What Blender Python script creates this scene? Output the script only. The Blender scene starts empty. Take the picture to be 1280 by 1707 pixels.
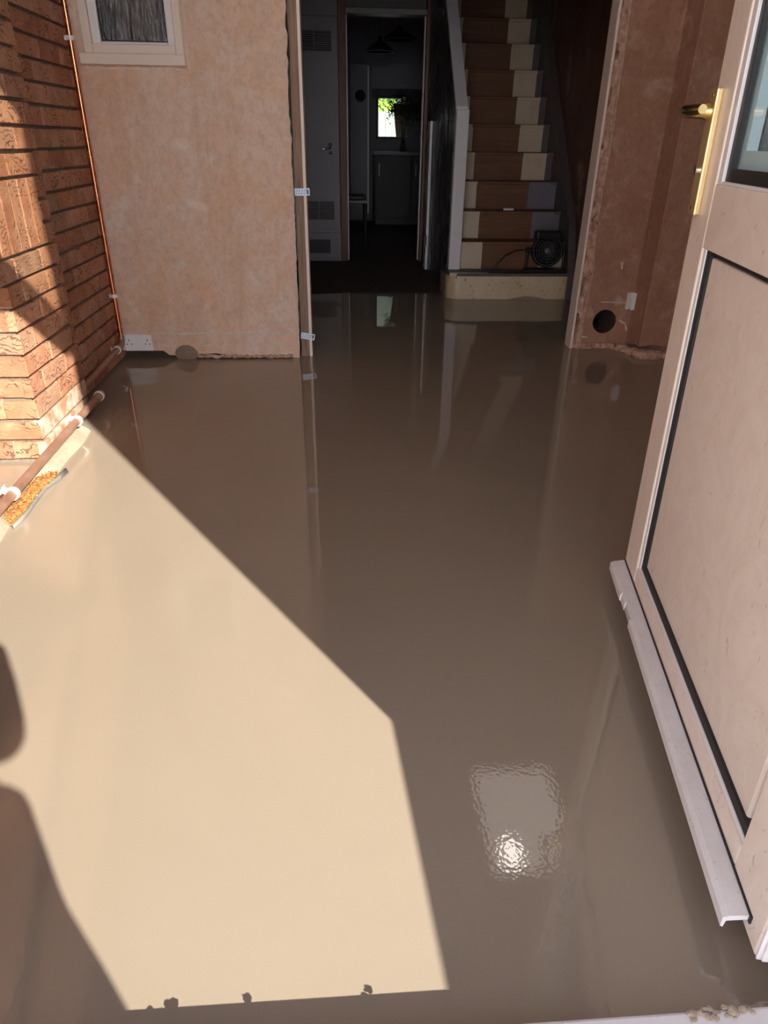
import bpy, bmesh, math, random
from mathutils import Vector, Matrix, noise
random.seed(7)
S = bpy.context.scene
COL = S.collection
# ------------------------------------------------------------------ camera
R = ((0.99777702, -0.02023580, 0.06349428), (-0.06543921, -0.47763932, 0.87611551), (0.01259846, -0.87832294, -0.47790175))
cd = bpy.data.cameras.new('camera'); cam = bpy.data.objects.new('camera', cd); COL.objects.link(cam)
cam.matrix_world = Matrix(((R[0][0], -R[0][1], -R[0][2], 0), (R[1][0], -R[1][1], -R[1][2], 0), (R[2][0], -R[2][1], -R[2][2], 1.05), (0, 0, 0, 1)))
cd.sensor_fit = 'VERTICAL'; cd.sensor_height = 36; cd.sensor_width = 27; cd.lens = 24.0; cd.clip_start = 0.02
S.camera = cam
# ------------------------------------------------------------------ sky, sun, exposure
SUNV = Vector((0.551, -0.834, 0.595)).normalized()
w = bpy.data.worlds.new('world'); S.world = w; w.use_nodes = True
nt = w.node_tree; nt.nodes.clear()
tcw = nt.nodes.new('ShaderNodeTexCoord'); sepw = nt.nodes.new('ShaderNodeSeparateXYZ'); nt.links.new(tcw.outputs['Generated'], sepw.inputs[0])
rampw = nt.nodes.new('ShaderNodeValToRGB'); nt.links.new(sepw.outputs['Z'], rampw.inputs[0]); er = rampw.color_ramp.elements   # hazy bright sky, paler towards the horizon
er.new(.5); er[0].position = .12; er[0].color = (.98, .94, .97, 1); er[1].position = .40; er[1].color = (.26, .27, .29, 1); er[2].position = .9; er[2].color = (.11, .13, .17, 1)
bg = nt.nodes.new('ShaderNodeBackground'); bg.inputs['Strength'].default_value = 7.0
wo = nt.nodes.new('ShaderNodeOutputWorld')
nt.links.new(rampw.outputs[0], bg.inputs[0]); nt.links.new(bg.outputs[0], wo.inputs[0])
sl = bpy.data.lights.new('sun', 'SUN'); sl.energy = 11.4; sl.angle = math.radians(0.53); sl.color = (1.0, 0.95, 0.82)
so = bpy.data.objects.new('sun', sl); COL.objects.link(so); so.location = (3, -5, 6)
so.rotation_euler = (-SUNV).to_track_quat('-Z', 'Y').to_euler()
S.view_settings.view_transform = 'Standard'; S.view_settings.look = 'None'
S.view_settings.exposure = 0.14; S.view_settings.gamma = 1.0; S.view_settings.use_curve_mapping = False
S.cycles.use_denoising = True; S.cycles.max_bounces = 14; S.cycles.diffuse_bounces = 8; S.cycles.glossy_bounces = 6
S.cycles.transmission_bounces = 8; S.cycles.sample_clamp_indirect = 0.0; S.cycles.blur_glossy = 0.1
# ------------------------------------------------------------------ material helpers
class N:
    def __init__(self, name):
        self.m = bpy.data.materials.new(name); self.m.use_nodes = True
        self.t = self.m.node_tree; self.b = self.t.nodes['Principled BSDF']
        self.tc = self.t.nodes.new('ShaderNodeTexCoord').outputs['Object']
    def new(self, ty, **kw):
        n = self.t.nodes.new(ty)
        for k, v in kw.items(): setattr(n, k, v)
        return n
    def link(self, a, b): self.t.links.new(a, b)
    def mapped(self, sc=(1, 1, 1), rot=(0, 0, 0)):
        n = self.new('ShaderNodeMapping'); n.inputs['Scale'].default_value = sc; n.inputs['Rotation'].default_value = rot
        self.link(self.tc, n.inputs['Vector']); return n.outputs[0]
    def noise(self, scale=5, detail=4, rough=.55, vec=None, dist=0):
        n = self.new('ShaderNodeTexNoise'); n.inputs['Scale'].default_value = scale; n.inputs['Detail'].default_value = detail
        n.inputs['Roughness'].default_value = rough; n.inputs['Distortion'].default_value = dist
        self.link(vec if vec is not None else self.tc, n.inputs['Vector']); return n.outputs['Fac']
    def ramp(self, fac, stops):
        n = self.new('ShaderNodeValToRGB'); e = n.color_ramp.elements
        while len(e) < len(stops): e.new(0.5)
        for el, (p, c) in zip(e, stops):
            el.position = p; el.color = (*c, 1) if len(c) == 3 else c
        self.link(fac, n.inputs[0]); return n.outputs[0]
    def val(self, fac, lo, hi, a=0., b=1.):
        n = self.new('ShaderNodeMapRange'); n.clamp = True
        for i, v in zip((1, 2, 3, 4), (lo, hi, a, b)): n.inputs[i].default_value = v
        self.link(fac, n.inputs[0]); return n.outputs[0]
    def mix(self, fac, a, b, mode='MIX'):
        n = self.new('ShaderNodeMix', data_type='RGBA', blend_type=mode)
        for i, v in ((0, fac), (6, a), (7, b)):
            if isinstance(v, (int, float)): n.inputs[i].default_value = v
            elif isinstance(v, tuple): n.inputs[i].default_value = (*v, 1)
            else: self.link(v, n.inputs[i])
        return n.outputs[2]
    def math(self, op, a, b=0.):
        n = self.new('ShaderNodeMath', operation=op)
        for i, v in enumerate((a, b)):
            if isinstance(v, (int, float)): n.inputs[i].default_value = v
            else: self.link(v, n.inputs[i])
        return n.outputs[0]
    def sep(self):
        n = self.new('ShaderNodeSeparateXYZ'); self.link(self.tc, n.inputs[0]); return n.outputs
    def col(self, c):
        if isinstance(c, tuple): self.b.inputs['Base Color'].default_value = (*c, 1)
        else: self.link(c, self.b.inputs['Base Color'])
        return self
    def rough(self, r):
        if isinstance(r, (int, float)): self.b.inputs['Roughness'].default_value = r
        else: self.link(r, self.b.inputs['Roughness'])
        return self
    def bump(self, h, strength=.3, dist=.01):
        n = self.new('ShaderNodeBump'); n.inputs['Strength'].default_value = strength; n.inputs['Distance'].default_value = dist
        self.link(h, n.inputs['Height']); self.link(n.outputs[0], self.b.inputs['Normal']); return self
    def set(self, **kw):
        for k, v in kw.items():
            i = self.b.inputs[k.replace('_', ' ')]; i.default_value = (*v, 1) if isinstance(v, tuple) and len(v) == 3 else v
        return self

def simple(name, c, r=.5, metal=0., vary=.12, scale=30, bump=0.):
    n = N(name); f = n.noise(scale, 4)
    n.col(n.mix(f, tuple(x * (1 - vary) for x in c), tuple(min(1, x * (1 + vary)) for x in c))).rough(r)
    n.set(Metallic=metal)
    if bump: n.bump(f, bump, .004)
    return n.m
M = {}
# wet self-levelling floor compound
n = N('screed'); big = n.noise(1.3, 4, .6, dist=.6); fine = n.noise(60, 3)
c = n.ramp(big, [(.3, (.325, .268, .208)), (.7, (.355, .293, .23))])
speck = n.val(n.noise(420, 1), .70, .78); c = n.mix(n.math('MULTIPLY', speck, .25), c, (.6, .52, .42))
ys = n.sep(); grain = n.noise(260, 3, .8); c = n.mix(n.val(grain, .35, .65, 0, .14), c, (.24, .19, .145))
n.col(c).rough(n.math('ADD', n.math('ADD', n.val(ys[1], 1.4, 2.6, .02, .003), n.math('MULTIPLY', n.val(ys[0], -1.0, -.35, .22, 0.), n.val(ys[1], 2.0, 2.7, 1., 0.))), 0.0))
tw = n.new('ShaderNodeTexVoronoi'); tw.inputs['Scale'].default_value = 150; n.link(n.tc, tw.inputs['Vector'])
h = n.math('ADD', n.math('MULTIPLY', tw.outputs['Distance'], .30), n.math('MULTIPLY', n.noise(5, 1), .25))
n.bump(h, .016, .012).set(IOR=1.75); bn = [q for q in n.t.nodes if q.type == 'BUMP'][0]; n.link(n.val(ys[1], .9, 2.5, .017, .0), bn.inputs['Strength']); M['screed'] = n.m
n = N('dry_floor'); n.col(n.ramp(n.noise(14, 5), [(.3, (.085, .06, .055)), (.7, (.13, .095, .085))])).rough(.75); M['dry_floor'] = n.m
# bricks
n = N('brick'); at = n.new('ShaderNodeAttribute', attribute_name='Col'); rnd = n.new('ShaderNodeSeparateColor'); n.link(at.outputs['Color'], rnd.inputs[0])
base = n.ramp(rnd.outputs[0], [(0, (.36, .145, .08)), (.35, (.47, .205, .11)), (.7, (.54, .265, .15)), (1, (.40, .22, .14))])
wv = n.new('ShaderNodeTexWave', wave_type='BANDS', bands_direction='Z'); wv.inputs['Scale'].default_value = 16; wv.inputs['Distortion'].default_value = 22; wv.inputs['Detail'].default_value = 3; wv.inputs['Detail Scale'].default_value = .9
off = n.new('ShaderNodeVectorMath', operation='ADD'); n.link(n.mapped((1, 1, 1)), off.inputs[0]); n.link(at.outputs['Color'], off.inputs[1]); n.link(off.outputs[0], wv.inputs['Vector'])
sc = n.val(wv.outputs['Fac'], .80, .97); st = n.noise(70, 6, .75, n.mapped((1, 1, 1.8)), .8); bl = n.noise(10, 5, .65, off.outputs[0])
brk = n.val(n.noise(14, 3, .5, off.outputs[0]), .45, .58); scr = n.math('MULTIPLY', sc, brk)
c = n.mix(n.val(bl, .50, .70, 0, .65), base, (.60, .38, .25)); c = n.mix(n.val(bl, .46, .30, 0, .5), c, (.27, .115, .07)); c = n.mix(n.val(st, .46, .70, 0, .5), c, (.25, .105, .065)); c = n.mix(n.math('MULTIPLY', scr, .75), c, (.10, .045, .03))
n.col(c).rough(.85); n.bump(n.math('SUBTRACT', n.math('MULTIPLY', st, .6), n.math('MULTIPLY', scr, .8)), .8, .005); M['brick'] = n.m
n = N('brick_dusty'); st = n.noise(45, 5, .7, n.mapped((1, 1, 2.2)), 1); pt = n.noise(16, 4)
c = n.mix(n.val(pt, .40, .58), (.45, .22, .13), (.62, .50, .41)); n.col(n.mix(n.val(st, .5, .75, 0, .5), c, (.34, .17, .11))).rough(.9).bump(st, .6, .005); M['brick_dusty'] = n.m
n = N('mortar'); f = n.noise(120, 3); n.col(n.ramp(f, [(.3, (.16, .125, .10)), (.7, (.27, .22, .18))])).rough(.95).bump(f, .5, .004); M['mortar'] = n.m
n = N('perp_mortar'); f = n.noise(80, 3); n.col(n.ramp(f, [(.3, (.44, .25, .16)), (.7, (.60, .42, .31))])).rough(.95).bump(f, .5, .003); M['perp'] = n.m
# bare plaster
def plaster(name, a, b, pale, pale_lo=.60):
    n = N(name); big = n.noise(2.6, 6, .68, dist=1.2); med = n.noise(7, 7, .72, dist=.8); fine = n.noise(95, 6, .75); grit = n.noise(38, 6, .75, n.mapped((1, 1, .8)), .6)
    c = n.mix(n.val(big, .38, .62), a, b); c = n.mix(n.val(med, pale_lo - .10, pale_lo + .10, 0, .75), c, pale)
    c = n.mix(n.val(n.noise(.6, 5, .65, n.mapped((8, 8, 1.6)), .7), .50, .68, 0, .45), c, tuple(x * y for x, y in zip(a, (.80, .70, .62))))
    c = n.mix(n.val(grit, .44, .66, .0, .42), c, tuple(x * .62 for x in a)); c = n.mix(n.val(fine, .60, .72, 0, .35), c, tuple(min(1, x * 1.25) for x in pale))
    spots = n.noise(5.5, 2, .4); c = n.mix(n.val(spots, .70, .76, 0, .5), c, tuple(min(1, x * 1.15) for x in pale))
    n.col(c).rough(.92); n.bump(n.math('ADD', n.math('MULTIPLY', fine, .7), n.math('MULTIPLY', grit, 1.4)), .5, .006); return n.m
M['plaster'] = plaster('bare_plaster', (.80, .545, .39), (.80, .645, .54), (.82, .745, .68))
M['plaster_shaded'] = plaster('bare_plaster_shaded', (.40, .205, .135), (.47, .275, .195), (.62, .46, .37), .64)  # same plaster as the back wall, darkened in colour for weaker light
n = N('broken_plaster'); f = n.noise(30, 6, .7); g = n.noise(9, 5, .7, n.mapped((3, 1, .8)), 1.5); c = n.ramp(f, [(.3, (.33, .19, .135)), (.5, (.55, .35, .26)), (.68, (.70, .52, .42))]); n.col(n.mix(n.val(g, .60, .66, 0, .85), c, (.06, .035, .025))).rough(.95).bump(f, .9, .008); M['rough_plaster'] = n.m
M['white_filler'] = simple('white_filler', (.72, .64, .57), .9, vary=.25, scale=50, bump=.4)
M['pale_edge'] = simple('pale_plaster_edge', (.56, .42, .33), .95, vary=.35, scale=30, bump=.5)
M['grey_mortar'] = simple('grey_mortar', (.25, .19, .14), .95, vary=.3, scale=60, bump=.6)
M['rubble_and_shade'] = simple('rubble_and_hole_shade', (.07, .05, .04), .95, vary=.5, scale=60, bump=.8)
M['ceil'] = simple('bare_ceiling', (.36, .31, .28), .9, vary=.05, scale=3)
# dark stripped hall walls
n = N('hall_wall'); f = n.noise(2.2, 5, .65, n.mapped((1, 1, .7)), 1.0); c = n.ramp(f, [(.30, (.11, .055, .045)), (.55, (.16, .085, .065)), (.64, (.36, .26, .21)), (.72, (.15, .08, .06))])
n.col(c).rough(.6).bump(f, .3, .01); M['hall_wall'] = n.m
n = N('spandrel'); f = n.noise(7, 4, .6, n.mapped((1, 2.2, .5)), 1.5); n.col(n.ramp(f, [(.35, (.045, .035, .04)), (.6, (.075, .06, .065))])).rough(n.val(f, .42, .58, .16, .5)).bump(f, .35, .01); M['spandrel'] = n.m
M['dark_paint'] = simple('dark_string_paint', (.10, .09, .09), .5, vary=.3, scale=12)
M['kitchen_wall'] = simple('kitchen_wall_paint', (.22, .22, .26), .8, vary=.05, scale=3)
M['tex_ceiling'] = simple('stippled_finish', (.5, .48, .48), .6, vary=.3, scale=140, bump=1.0)
# plastics, metals, paint
def upvc(name, c):
    n = N(name); sm = n.noise(7, 5, .7, n.mapped((1, 1, 1)), 2.5); sc = n.noise(26, 3, .6, n.mapped((3, 1, .5), (0.6, 0.5, 0.4)), 3)
    k = n.mix(n.val(sm, .40, .72, 0, .6), c, tuple(x * y for x, y in zip(c, (.86, .82, .78))))
    k = n.mix(n.val(sc, .655, .70, 0, .5), k, tuple(x * .45 for x in c)); n.col(k).rough(.38); return n.m
M['upvc'] = upvc('door_upvc', (.86, .76, .68))
M['upvc_white'] = simple('clean_white_upvc', (.82, .82, .84), .35, vary=.05, scale=12)
M['weather'] = upvc('weathered_white_upvc', (.80, .78, .80))
M['rubber'] = simple('black_gasket', (.012, .012, .014), .45, vary=.3)
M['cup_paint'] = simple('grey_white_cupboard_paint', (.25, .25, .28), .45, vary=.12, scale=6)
M['white_paint'] = simple('white_gloss_paint', (.77, .75, .79), .35, vary=.06, scale=10)
M['ivory'] = simple('ivory_gloss_paint', (.82, .72, .63), .4, vary=.06, scale=10)
M['white_plastic'] = simple('white_plastic', (.86, .86, .86), .3, vary=.03)
M['black'] = simple('black_plastic', (.015, .015, .018), .4, vary=.2)
n = N('copper'); f = n.noise(18, 4); n.col(n.ramp(f, [(.3, (.66, .25, .12)), (.7, (.80, .36, .20))])).rough(n.val(f, .3, .7, .16, .34)).set(Metallic=1.0); M['copper'] = n.m
n = N('aged_copper'); f = n.noise(14, 5); n.col(n.ramp(f, [(.3, (.36, .19, .13)), (.7, (.50, .31, .23))])).rough(n.val(f, .3, .7, .35, .55)).set(Metallic=.5); M['copper_old'] = n.m
n = N('brass'); n.col(n.ramp(n.noise(9, 3), [(.3, (.83, .60, .22)), (.7, (.90, .70, .33))])).rough(.16).set(Metallic=1.0); M['brass'] = n.m
n = N('satin_gold'); n.col(n.ramp(n.noise(9, 3), [(.3, (.78, .60, .30)), (.7, (.86, .70, .40))])).rough(.42).set(Metallic=.85); M['gold'] = n.m
n = N('sky_tinted_metal'); n.col((.55, .68, .85)).rough(.4).set(Metallic=.2); M['tag'] = n.m  # plain metal; the blue of the reflected sky is put into its colour
M['chrome'] = simple('polished_chrome', (.8, .8, .82), .15, 1.0, vary=.03)
def wood(name, a, b, sc=(14, 14, .8), r=.7):
    n = N(name); f = n.noise(5, 5, .6, n.mapped(sc), .8); n.col(n.mix(n.val(f, .3, .7), a, b)).rough(r).bump(f, .25, .004); return n.m
M['timber'] = wood('bare_timber', (.20, .125, .085), (.36, .25, .18))
M['brown_wood'] = wood('brown_door_frame', (.10, .038, .018), (.17, .07, .035), r=.45)
M['tread'] = wood('brown_stair_board', (.125, .052, .024), (.19, .086, .04), (.9, 8, 8), .6)
n = N('cream_paint'); f = n.noise(9, 5); n.col(n.mix(n.val(f, .5, .8, 0, .5), (.62, .52, .39), (.40, .28, .15))).rough(.4); M['cream'] = n.m
n = N('step_cream'); f = n.noise(5, 5, .6, n.mapped((1, 1, .5)), 1); d = n.noise(45, 2); k = n.mix(n.val(f, .45, .75), (.66, .55, .40), (.55, .40, .19)); n.col(n.mix(n.val(d, .66, .71), k, (.08, .05, .03))).rough(.4); M['step_cream'] = n.m
M['grey_paint'] = simple('blue_grey_paint', (.165, .16, .20), .6, vary=.15, scale=15)
# rusty sand in the gap
n = N('rusty_sand'); f = n.noise(110, 3); n.col(n.ramp(f, [(.3, (.20, .065, .015)), (.5, (.45, .19, .05)), (.7, (.60, .34, .13))])).rough(.9).bump(f, 1.0, .01); M['sand'] = n.m
M['membrane'] = simple('grey_membrane', (.22, .21, .19), .5, vary=.3, scale=40)
n = N('fillet'); f = n.noise(40, 5); n.col(n.ramp(f, [(.3, (.36, .285, .215)), (.7, (.45, .365, .28))])).rough(.7).bump(f, .4, .006); M['fillet'] = n.m
# glass
def obscure(name, tint, sc, r=.08, bs=.7):
    n = N(name); f = n.noise(1, 3, .5, n.mapped(sc), 1.0); n.col(tint).rough(r).set(IOR=1.5); n.b.inputs['Transmission Weight'].default_value = 1.0
    n.bump(f, bs, .004); return n.m
n = N('rippled_window_glass'); f = n.noise(1, 4, .6, n.mapped((75, 75, 9)), 1.2); n.col(n.ramp(f, [(.34, (.10, .10, .11)), (.52, (.42, .40, .39)), (.66, (.95, .92, .9))])).rough(.05).set(IOR=1.5); n.b.inputs['Transmission Weight'].default_value = 1.0; n.bump(f, .8, .006); M['glass_ripple'] = n.m
def thin_glass(name, tint, r, bs=0., sc=(40, 40, 14), backlight_mix=0.):
    n = N(name); t = n.t; out = t.nodes['Material Output']
    tr = n.new('ShaderNodeBsdfTransparent'); tr.inputs[0].default_value = (*tint, 1); gl = n.new('ShaderNodeBsdfGlossy'); gl.inputs['Roughness'].default_value = r
    fr = n.new('ShaderNodeFresnel'); fr.inputs[0].default_value = 1.5; mx = n.new('ShaderNodeMixShader')
    if bs:
        bp = n.new('ShaderNodeBump'); bp.inputs['Strength'].default_value = bs; bp.inputs['Distance'].default_value = .004; n.link(n.noise(1, 3, .5, n.mapped(sc), 1.0), bp.inputs['Height']); n.link(bp.outputs[0], gl.inputs['Normal']); n.link(bp.outputs[0], fr.inputs['Normal'])
    src = tr.outputs[0]
    if backlight_mix:
        df = n.new('ShaderNodeBsdfTranslucent'); df.inputs[0].default_value = (.8, .92, .97, 1); d2 = n.new('ShaderNodeBsdfDiffuse'); d2.inputs[0].default_value = (.8, .92, .97, 1); a1 = n.new('ShaderNodeMixShader'); n.link(df.outputs[0], a1.inputs[1]); n.link(d2.outputs[0], a1.inputs[2])
        m1 = n.new('ShaderNodeMixShader'); n.link(n.val(n.noise(1, 4, .65, n.mapped(tuple(q * .7 for q in sc)), 2.0), .4, .62, backlight_mix * .35, backlight_mix * 1.9), m1.inputs[0]); n.link(tr.outputs[0], m1.inputs[1]); n.link(a1.outputs[0], m1.inputs[2]); src = m1.outputs[0]
    geo = n.new('ShaderNodeNewGeometry'); fac = n.math('MULTIPLY', fr.outputs[0], n.math('SUBTRACT', 1.0, geo.outputs['Backfacing'])); n.link(fac, mx.inputs[0]); n.link(src, mx.inputs[1]); n.link(gl.outputs[0], mx.inputs[2]); n.link(mx.outputs[0], out.inputs['Surface']); t.nodes.remove(n.b); return n.m
M['glass_front'] = thin_glass('door_pane_glass', (.95, .98, .98), .02)
M['glass_pattern'] = thin_glass('patterned_pane_glass', (.75, .86, .88), .08, .6, (45, 45, 14), .22)  # milky blue part stands in for light coming through from behind
M['glass_fan'] = thin_glass('fanlight_patterned_glass', (.76, .74, .70), .1, .5, (40, 40, 40))
M['spacer'] = simple('aluminium_spacer', (.72, .88, .95), .4, vary=.08, scale=300)  # pale blue base colour stands in for backlight on the bar
n = N('clear_glass'); n.col((.95, 1, .98)).rough(.0).set(IOR=1.1); n.b.inputs['Transmission Weight'].default_value = 1.0; M['glass'] = n.m
M['frosted'] = obscure('frosted_transom_glass', (.7, .7, .72), (90, 90, 90), .3, 1.0)
M['curtain'] = simple('brown_curtain', (.42, .30, .23), .95, vary=.3, scale=12)
M['beige'] = simple('beige_curtain', (.62, .50, .38), .9, vary=.2, scale=25)
M['leaf'] = simple('dark_leaf', (.03, .07, .025), .5, vary=.3)
M['hedge_leaf'] = simple('hedge_leaf', (.012, .02, .013), .8, vary=.4, scale=6)
M['lime'] = simple('lime_leaves', (.22, .42, .04), .6, vary=.4, scale=20)
M['petal'] = simple('cream_petal', (.85, .82, .55), .6, vary=.05)
M['fence'] = simple('pale_fence_paint', (.22, .245, .235), .7, vary=.05, scale=8)
M['dark_unit'] = simple('dark_unit_front', (.03, .028, .035), .5, vary=.2)
M['counter'] = simple('worktop', (.22, .2, .2), .4, vary=.2)
M['cloth'] = simple('dark_jacket_cloth', (.05, .055, .07), .9, vary=.2, scale=40)
M['jeans'] = simple('blue_trousers', (.06, .08, .13), .9, vary=.25, scale=60)
M['skin'] = simple('skin', (.55, .33, .25), .5, vary=.08, scale=20)
M['hair'] = simple('brown_hair', (.07, .045, .03), .6, vary=.3, scale=70, bump=.5)
M['paving'] = simple('pale_paving', (.56, .52, .46), .9, vary=.15, scale=8)
M['house_brick'] = simple('red_brick_outside', (.40, .19, .12), .9, vary=.2, scale=20)
n = N('lamp_diffuser'); n.b.inputs['Emission Color'].default_value = (1, .93, .85, 1); n.b.inputs['Emission Strength'].default_value = 1.0; n.col((.8, .8, .8)).rough(.4); M['diffuser'] = n.m
n = N('lamp_bulb'); n.b.inputs['Emission Color'].default_value = (1, .93, .84, 1); n.b.inputs['Emission Strength'].default_value = 9.0; n.col((.8, .8, .8)); M['bulb'] = n.m
# ------------------------------------------------------------------ mesh helpers
class MB:
    def __init__(s): s.v = []; s.f = []; s.mi = []; s.c = []; s.sm = []
    def add(s, vs, fs, mi=0, c=.5, smooth=False):
        o = len(s.v); s.v += [tuple(v) for v in vs]
        for f in fs: s.f.append([i + o for i in f]); s.mi.append(mi); s.c.append(c); s.sm.append(smooth)
        return s
    def box(s, x0, x1, y0, y1, z0, z1, mi=0, c=.5, b=0., jit=0.):
        return s.hexa([(x0, y0, z0), (x1, y0, z0), (x1, y1, z0), (x0, y1, z0), (x0, y0, z1), (x1, y0, z1), (x1, y1, z1), (x0, y1, z1)], mi, c)
    def hexa(s, p, mi=0, c=.5):
        return s.add(p, [(0, 3, 2, 1), (4, 5, 6, 7), (0, 1, 5, 4), (1, 2, 6, 5), (2, 3, 7, 6), (3, 0, 4, 7)], mi, c)
    def fbox(s, O, X, Y, Z, a, mi=0, c=.5):       # box in a frame: a = (x0,x1,y0,y1,z0,z1)
        P = lambda x, y, z: O + X * x + Y * y + Z * z
        x0, x1, y0, y1, z0, z1 = a
        return s.hexa([P(x0, y0, z0), P(x1, y0, z0), P(x1, y1, z0), P(x0, y1, z0), P(x0, y0, z1), P(x1, y0, z1), P(x1, y1, z1), P(x0, y1, z1)], mi, c)
    def tube(s, pts, r, seg=16, mi=0, caps=True, c=.5):
        pts = [Vector(p) for p in pts]; n = len(pts); rs = r if isinstance(r, (list, tuple)) else [r] * n
        t0 = (pts[1] - pts[0]).normalized(); up = Vector((0, 0, 1)) if abs(t0.z) < .9 else Vector((1, 0, 0))
        u = t0.cross(up).normalized(); vs = []; fs = []
        for i, p in enumerate(pts):
            t = (pts[min(i + 1, n - 1)] - pts[max(i - 1, 0)]).normalized(); u = (u - t * u.dot(t)).normalized(); q = t.cross(u)
            for k in range(seg):
                a = 2 * math.pi * k / seg; vs.append(p + (u * math.cos(a) + q * math.sin(a)) * rs[i])
        for i in range(n - 1):
            for k in range(seg): fs.append((i * seg + k, i * seg + (k + 1) % seg, (i + 1) * seg + (k + 1) % seg, (i + 1) * seg + k))
        s.add(vs, fs, mi, c, True)
        if caps: s.add(vs, [tuple(range(seg))[::-1], tuple(range((n - 1) * seg, n * seg))], mi, c)
        return s
    def ring(s, O, A, r0, r1, h, seg=28, mi=0, a0=0., a1=2 * math.pi):   # washer along axis A
        A = A.normalized(); u = A.cross(Vector((0, 0, 1)) if abs(A.z) < .9 else Vector((1, 0, 0))).normalized(); q = A.cross(u)
        full = abs(a1 - a0 - 2 * math.pi) < 1e-6; m = seg if full else seg + 1; vs = []; fs = []
        for k in range(m):
            a = a0 + (a1 - a0) * k / seg; d = u * math.cos(a) + q * math.sin(a)
            vs += [O + d * r0, O + d * r1, O + d * r1 + A * h, O + d * r0 + A * h]
        for k in range(seg):
            i, j = 4 * k, 4 * ((k + 1) % m)
            for e in range(4): fs.append((i + e, i + (e + 1) % 4, j + (e + 1) % 4, j + e))
        if not full: fs += [(3, 2, 1, 0), tuple(4 * (m - 1) + e for e in range(4))]
        return s.add(vs, fs, mi)
    def lathe(s, O, prof, seg=24, mi=0, A=Vector((0, 0, 1))):
        u = A.cross(Vector((1, 0, 0)) if abs(A.x) < .9 else Vector((0, 1, 0))).normalized(); q = A.cross(u); vs = []; fs = []
        for r, h in prof:
            for k in range(seg):
                a = 2 * math.pi * k / seg; vs.append(O + A * h + (u * math.cos(a) + q * math.sin(a)) * r)
        for i in range(len(prof) - 1):
            for k in range(seg): fs.append((i * seg + k, i * seg + (k + 1) % seg, (i + 1) * seg + (k + 1) % seg, (i + 1) * seg + k))
        return s.add(vs, fs, mi, .5, True)
    def prism(s, poly, d, mi=0, c=.5):    # poly: 3D points, d: extrusion vector
        d = Vector(d); n = len(poly); vs = [Vector(p) for p in poly] + [Vector(p) + d for p in poly]
        return s.add(vs, [tuple(range(n))[::-1], tuple(range(n, 2 * n))] + [(i, (i + 1) % n, n + (i + 1) % n, n + i) for i in range(n)], mi, c)
    def ball(s, O, r, sc=(1, 1, 1), seg=14, mi=0, jit=0.):
        vs = []; fs = []
        for i in range(1, seg // 2):
            th = math.pi * i / (seg // 2)
            for k in range(seg):
                a = 2 * math.pi * k / seg; rr = r * (1 + random.uniform(-jit, jit))
                vs.append((O[0] + rr * sc[0] * math.sin(th) * math.cos(a), O[1] + rr * sc[1] * math.sin(th) * math.sin(a), O[2] + rr * sc[2] * math.cos(th)))
        vs += [(O[0], O[1], O[2] + r * sc[2]), (O[0], O[1], O[2] - r * sc[2])]; m = seg // 2 - 1; T = len(vs) - 2
        for i in range(m - 1):
            for k in range(seg): fs.append((i * seg + k, i * seg + (k + 1) % seg, (i + 1) * seg + (k + 1) % seg, (i + 1) * seg + k)[::-1])
        for k in range(seg): fs += [(T, k, (k + 1) % seg), (T + 1, (m - 1) * seg + (k + 1) % seg, (m - 1) * seg + k)]
        return s.add(vs, fs, mi, .5, jit == 0)

def obj(name, mb, mats, parent=None, bevel=0., local=False, attr=False):
    me = bpy.data.meshes.new(name); me.from_pydata(mb.v, [], mb.f); me.update()
    for m in (mats if isinstance(mats, (list, tuple)) else [mats]): me.materials.append(M[m] if isinstance(m, str) else m)
    for p, mi, sm in zip(me.polygons, mb.mi, mb.sm): p.material_index = mi; p.use_smooth = sm
    if attr:
        ca = me.color_attributes.new('Col', 'FLOAT_COLOR', 'CORNER')
        for p, c in zip(me.polygons, mb.c):
            for li in p.loop_indices: ca.data[li].color = (c, c, c, 1)
    bm = bmesh.new(); bm.from_mesh(me); bmesh.ops.recalc_face_normals(bm, faces=bm.faces); bm.to_mesh(me); bm.free()
    o = bpy.data.objects.new(name, me); COL.objects.link(o)
    if parent is not None:
        o.parent = parent
        if parent.type == 'EMPTY' and not local: o.location = -parent.location
    if bevel:
        b = o.modifiers.new('bevel', 'BEVEL'); b.width = bevel; b.segments = 2; b.limit_method = 'ANGLE'; b.angle_limit = math.radians(40)
    return o
def tag(o, label, cat=None, group=None, kind=None):
    o['label'] = label
    if cat: o['category'] = cat
    if group: o['group'] = group
    if kind: o['kind'] = kind
    return o
def thing(name, label, cat, loc=(0, 0, 0), group=None, kind=None):
    o = bpy.data.objects.new(name, None); COL.objects.link(o); o.location = loc; o.empty_display_size = .05
    return tag(o, label, cat, group, kind)
def struct(name, mb, mats, label, cat, **kw):
    return tag(obj(name, mb, mats, **kw), label, cat, kind='structure')
V = Vector; X, Y, Z = V((1, 0, 0)), V((0, 1, 0)), V((0, 0, 1))
def jitter_line(p, q, n, amp):    # broken edge between two points, displaced by up to amp (a vector)
    p, q, amp = V(p), V(q), V(amp)
    return [p.lerp(q, i / n) + amp * (random.uniform(-1, 1) if 0 < i < n else 0) for i in range(n + 1)]
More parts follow.
